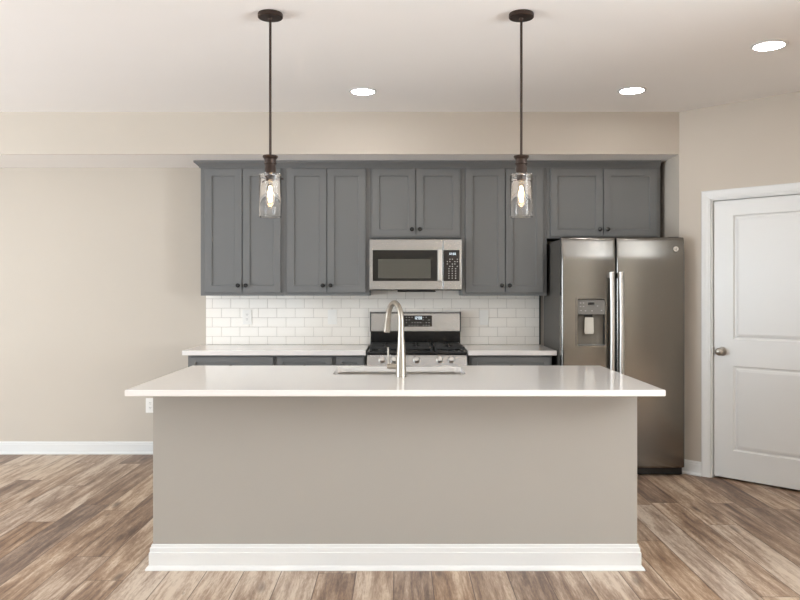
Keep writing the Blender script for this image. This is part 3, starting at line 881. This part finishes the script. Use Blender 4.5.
# countertop with sink opening
C0, C1, CY0, CY1, CZ0, CZ1 = -1.252, 1.208, 3.455, 4.580, .885, .914
SK = (-.366, .358, 4.09, 4.50)
bm = BM()
def plate_with_hole(bm, x0, x1, y0, y1, hole, r, z0, z1, bev=.003):
    n = 8
    inner = rrect(hole[0], hole[1], hole[2], hole[3], r, n)
    O = {}
    def oc(z, ins): return [bm.verts.new(p) for p in ((x1-ins, y0+ins, z), (x1-ins, y1-ins, z), (x0+ins, y1-ins, z), (x0+ins, y0+ins, z))]
    tops, bots = oc(z1, bev), oc(z0, bev); ts, bs_ = oc(z1-bev, 0), oc(z0+bev, 0)
    for P, Q in ((tops, ts), (ts, bs_), (bs_, bots)):
        for k in range(4): bm.faces.new((P[k], P[(k+1) % 4], Q[(k+1) % 4], Q[k]))
    ti = [bm.verts.new((x, y, z1)) for x, y in inner]; bi = [bm.verts.new((x, y, z0)) for x, y in inner]
    N = len(inner)
    for k in range(N): bm.faces.new((ti[k], ti[(k+1) % N], bi[(k+1) % N], bi[k]))
    for oc_, ic in ((tops, ti), (bots, bi)):
        for c in range(4):
            b0 = c*(n+1)
            for k in range(n): bm.faces.new((oc_[c], ic[b0+k], ic[b0+k+1]))
            bm.faces.new((oc_[c], ic[b0+n], ic[(b0+n+1) % N], oc_[(c+1) % 4]))
plate_with_hole(bm, C0, C1, CY0, CY1, SK, .045, CZ0, CZ1)
ct = link('island_countertop', bm, QUARTZ)
tag(ct, 'long white quartz island countertop with sink cutout', 'countertop')
# undermount sink
sk = thing('sink', ((SK[0]+SK[1])/2, (SK[2]+SK[3])/2, CZ0), 'stainless steel undermount sink set in the island countertop', 'sink')
bm = BM(); o = .004
levels = [(-.018, CZ0-.001), (o, CZ0-.001), (o-.001, CZ0-.004), (.006, CZ0-.150), (.012, CZ0-.172), (.03, CZ0-.186), (.06, CZ0-.190)]
prev = None
cx, cy = sk.location.x, sk.location.y
def rl(ins, z): return [bm.verts.new((x-cx, y-cy, z-CZ0)) for x, y in rrect(SK[0]+ins, SK[1]-ins, SK[2]+ins, SK[3]-ins, max(.02, .045-ins*.3), 8)]
prev = None
for ins, z in levels+[(.061, CZ0-.192), (.028, CZ0-.188), (.008, CZ0-.174), (.003, CZ0-.150), (0, CZ0-.006), (-.018, CZ0-.003)]:
    cur = rl(ins, z)
    if prev is not None and not (ins == .061):
        N = len(cur)
        for k in range(N): bm.faces.new((prev[k], prev[(k+1) % N], cur[(k+1) % N], cur[k]))
    elif prev is not None:
        bm.faces.new(prev); bm.faces.new(cur)
    prev = cur
link('basin', bm, BRIGHT, sk, True)
bm = BM(); lathe(bm, [(.042, 0), (.042, .004), (.03, .003), (.0001, .001)], (0, .03, -.1895), 'Z', 24); link('drain', bm, STEEL, sk, True)
# faucet
FX, FYY = .006, 3.985
fa = thing('faucet', (FX, FYY, CZ1), 'brushed nickel gooseneck pull down faucet standing at the front of the sink', 'faucet')
bm = BM(); lathe(bm, [(.0275, .0005), (.0275, .010), (.0265, .013), (.0255, .06), (.0245, .10), (.020, .16), (.0165, .21), (.0155, .25), (.0155, .285)], (0, 0, 0), 'Z', 28)
link('body', bm, NICKEL, fa, True)
dirv = Vector((-.088, .180, 0)).normalized(); reach = .160; R = reach/2
pts = [Vector((0, 0, .2855))]
for i in range(1, 22):
    a = PI-(PI-.17)*i/21
    pts.append(dirv*(R+R*math.cos(a))+Vector((0, 0, .296+(R*1.12)*math.sin(a))))
bm = BM(); tube(bm, pts, .0150, 18); link('spout', bm, NICKEL, fa, True)
e = pts[-1]; dd = (pts[-1]-pts[-2]).normalized()
bm = BM(); tube(bm, [e+dd*.001, e+dd*.012, e+dd*.014, e+dd*.080, e+dd*.084, e+dd*.088], [.0155, .0160, .0155, .0185, .0185, .0165], 20); link('spray_head', bm, NICKEL, fa, True)
bm = BM(); tube(bm, [(-.018, 0, .055), (-.062, 0, .055), (-.074, 0, .056)], [.0145, .0145, .012], 16)
hd = link('handle', bm, NICKEL, fa, True)
bm = BM(); tube(bm, [(-.066, 0, .066), (-.067, -.003, .10), (-.068, -.008, .155)], [.0060, .0055, .0045], 12); link('lever', bm, NICKEL, hd, True)

# ------------------------------------------------------------------ pendants
def pendant(x, y, label):
    p = thing('pendant_lamp', (x, y, CEIL), label, 'pendant lamp', 'island pendant lamps')
    D = lambda z: z-CEIL
    bm = BM(); lathe(bm, [(.058, -.0005), (.060, -.004), (.060, -.020), (.057, -.023), (.012, -.024), (.010, -.036), (.0001, -.037)], (0, 0, 0), 'Z', 36); link('canopy', bm, BRONZE, p, True)
    zc = 2.017
    bm = BM(); lathe(bm, [(.0062, D(zc+.002)), (.0062, -.036)], (0, 0, 0), 'Z', 14); link('rod', bm, BRONZE, p, True)
    bm = BM()
    prof = [(.012, zc+.004), (.036, zc+.002), (.037, zc-.004), (.033, zc-.010), (.028, zc-.016), (.028, zc-.032), (.031, zc-.034), (.031, zc-.039), (.026, zc-.042), (.026, zc-.055), (.0275, zc-.058), (.0275, zc-.084), (.024, zc-.088), (.022, zc-.110), (.018, zc-.114), (.0001, zc-.114)]
    lathe(bm, [(r, D(z)) for r, z in prof], (0, 0, 0), 'Z', 32); link('socket', bm, BRONZE, p, True)
    # open glass cylinder, closed shoulder at the top
    g0, g1, R, t = 1.722, 1.932, .0535, .0030
    bm = BM()
    prof = [(.0295, g1-.006), (R-.006, g1-.004), (R-t, g1-.010), (R-t, g0+.002), (R-t/2, g0), (R, g0+.002), (R, g1-.008), (R-.006, g1), (.0295, g1-.001), (.0295, g1-.006)]
    lathe(bm, [(r, D(z)) for r, z in prof], (0, 0, 0), 'Z', 48, cap=False); link('glass_shade', bm, CLEAR, p, True, 'clear glass cylinder shade')
    for a in (20, 140, 260):
        bm = BM(); ca, sa = math.cos(math.radians(a)), math.sin(math.radians(a))
        z = D(g1-.022)
        tube(bm, [(ca*.0285, sa*.0285, z), (ca*(R-.006), sa*(R-.006), z)], .0016, 8); tube(bm, [(ca*(R+.0005), sa*(R+.0005), z), (ca*(R+.010), sa*(R+.010), z)], .0042, 10)
        link('thumb_screw', bm, BRONZE, p, True)
    bt = zc-.115
    bm = BM()
    prof = [(.0001, bt-.128), (.009, bt-.127), (.017, bt-.121), (.0215, bt-.110), (.022, bt-.055), (.018, bt-.035), (.0135, bt-.018), (.013, bt-.001), (.0001, bt-.0008)]
    lathe(bm, [(r, D(z)) for r, z in prof], (0, 0, 0), 'Z', 32); bl = link('bulb', bm, BULBG, p, True, 'clear tubular filament bulb')
    bm = BM(); n = 6
    for i in range(n):
        a = 2*PI*i/n; r1 = .0085
        tube(bm, [(r1*.4*math.cos(a), r1*.4*math.sin(a), D(bt-.028)), (r1*math.cos(a), r1*math.sin(a), D(bt-.065)), (r1*.5*math.cos(a), r1*.5*math.sin(a), D(bt-.104))], .0018, 6)
    link('filament', bm, FIL, bl, False, 'glowing filament')
    return p
pendant((270.3-400)/206.5, 3.68, 'dark bronze pendant lamp with clear glass cylinder hanging over the left half of the island')
pendant((521.3-400)/206.5, 3.68, 'dark bronze pendant lamp with clear glass cylinder hanging over the right half of the island')

# ------------------------------------------------------------------ recessed downlights
def downlight(x, y, label):
    d = thing('recessed_downlight', (x, y, CEIL), label, 'ceiling light', 'recessed ceiling lights')
    bm = BM(); lathe(bm, [(.078, -.0005), (.095, -.0005), (.096, -.003), (.090, -.007), (.078, -.008), (.078, -.0005)], (0, 0, 0), 'Z', 36, cap=False); link('trim_ring', bm, TRIM, d, True)
    bm = BM(); lathe(bm, [(.0001, -.0045), (.077, -.0045), (.077, -.001), (.0001, -.001)], (0, 0, 0), 'Z', 36, cap=False); link('lens', bm, LENS, d, False, 'lit white lens')
def at_ceiling(px, py):
    D = F_PX*(CEIL-CAM_Z)/(290-py); return (px-400)/F_PX*D, D
downlight(*at_ceiling(363, 91), 'recessed ceiling light above the range, leftmost of the three in view')
downlight(*at_ceiling(632, 90), 'recessed ceiling light in front of the refrigerator cabinet')
downlight(*at_ceiling(769, 45), 'recessed ceiling light nearest the white door, largest in the photo')
for x in (-2.3, 2.7):
    downlight(x, 1.75, 'recessed ceiling light in the row behind the pendants, outside the frame, %s' % {-2.3: 'left', 2.7: 'right'}[x])
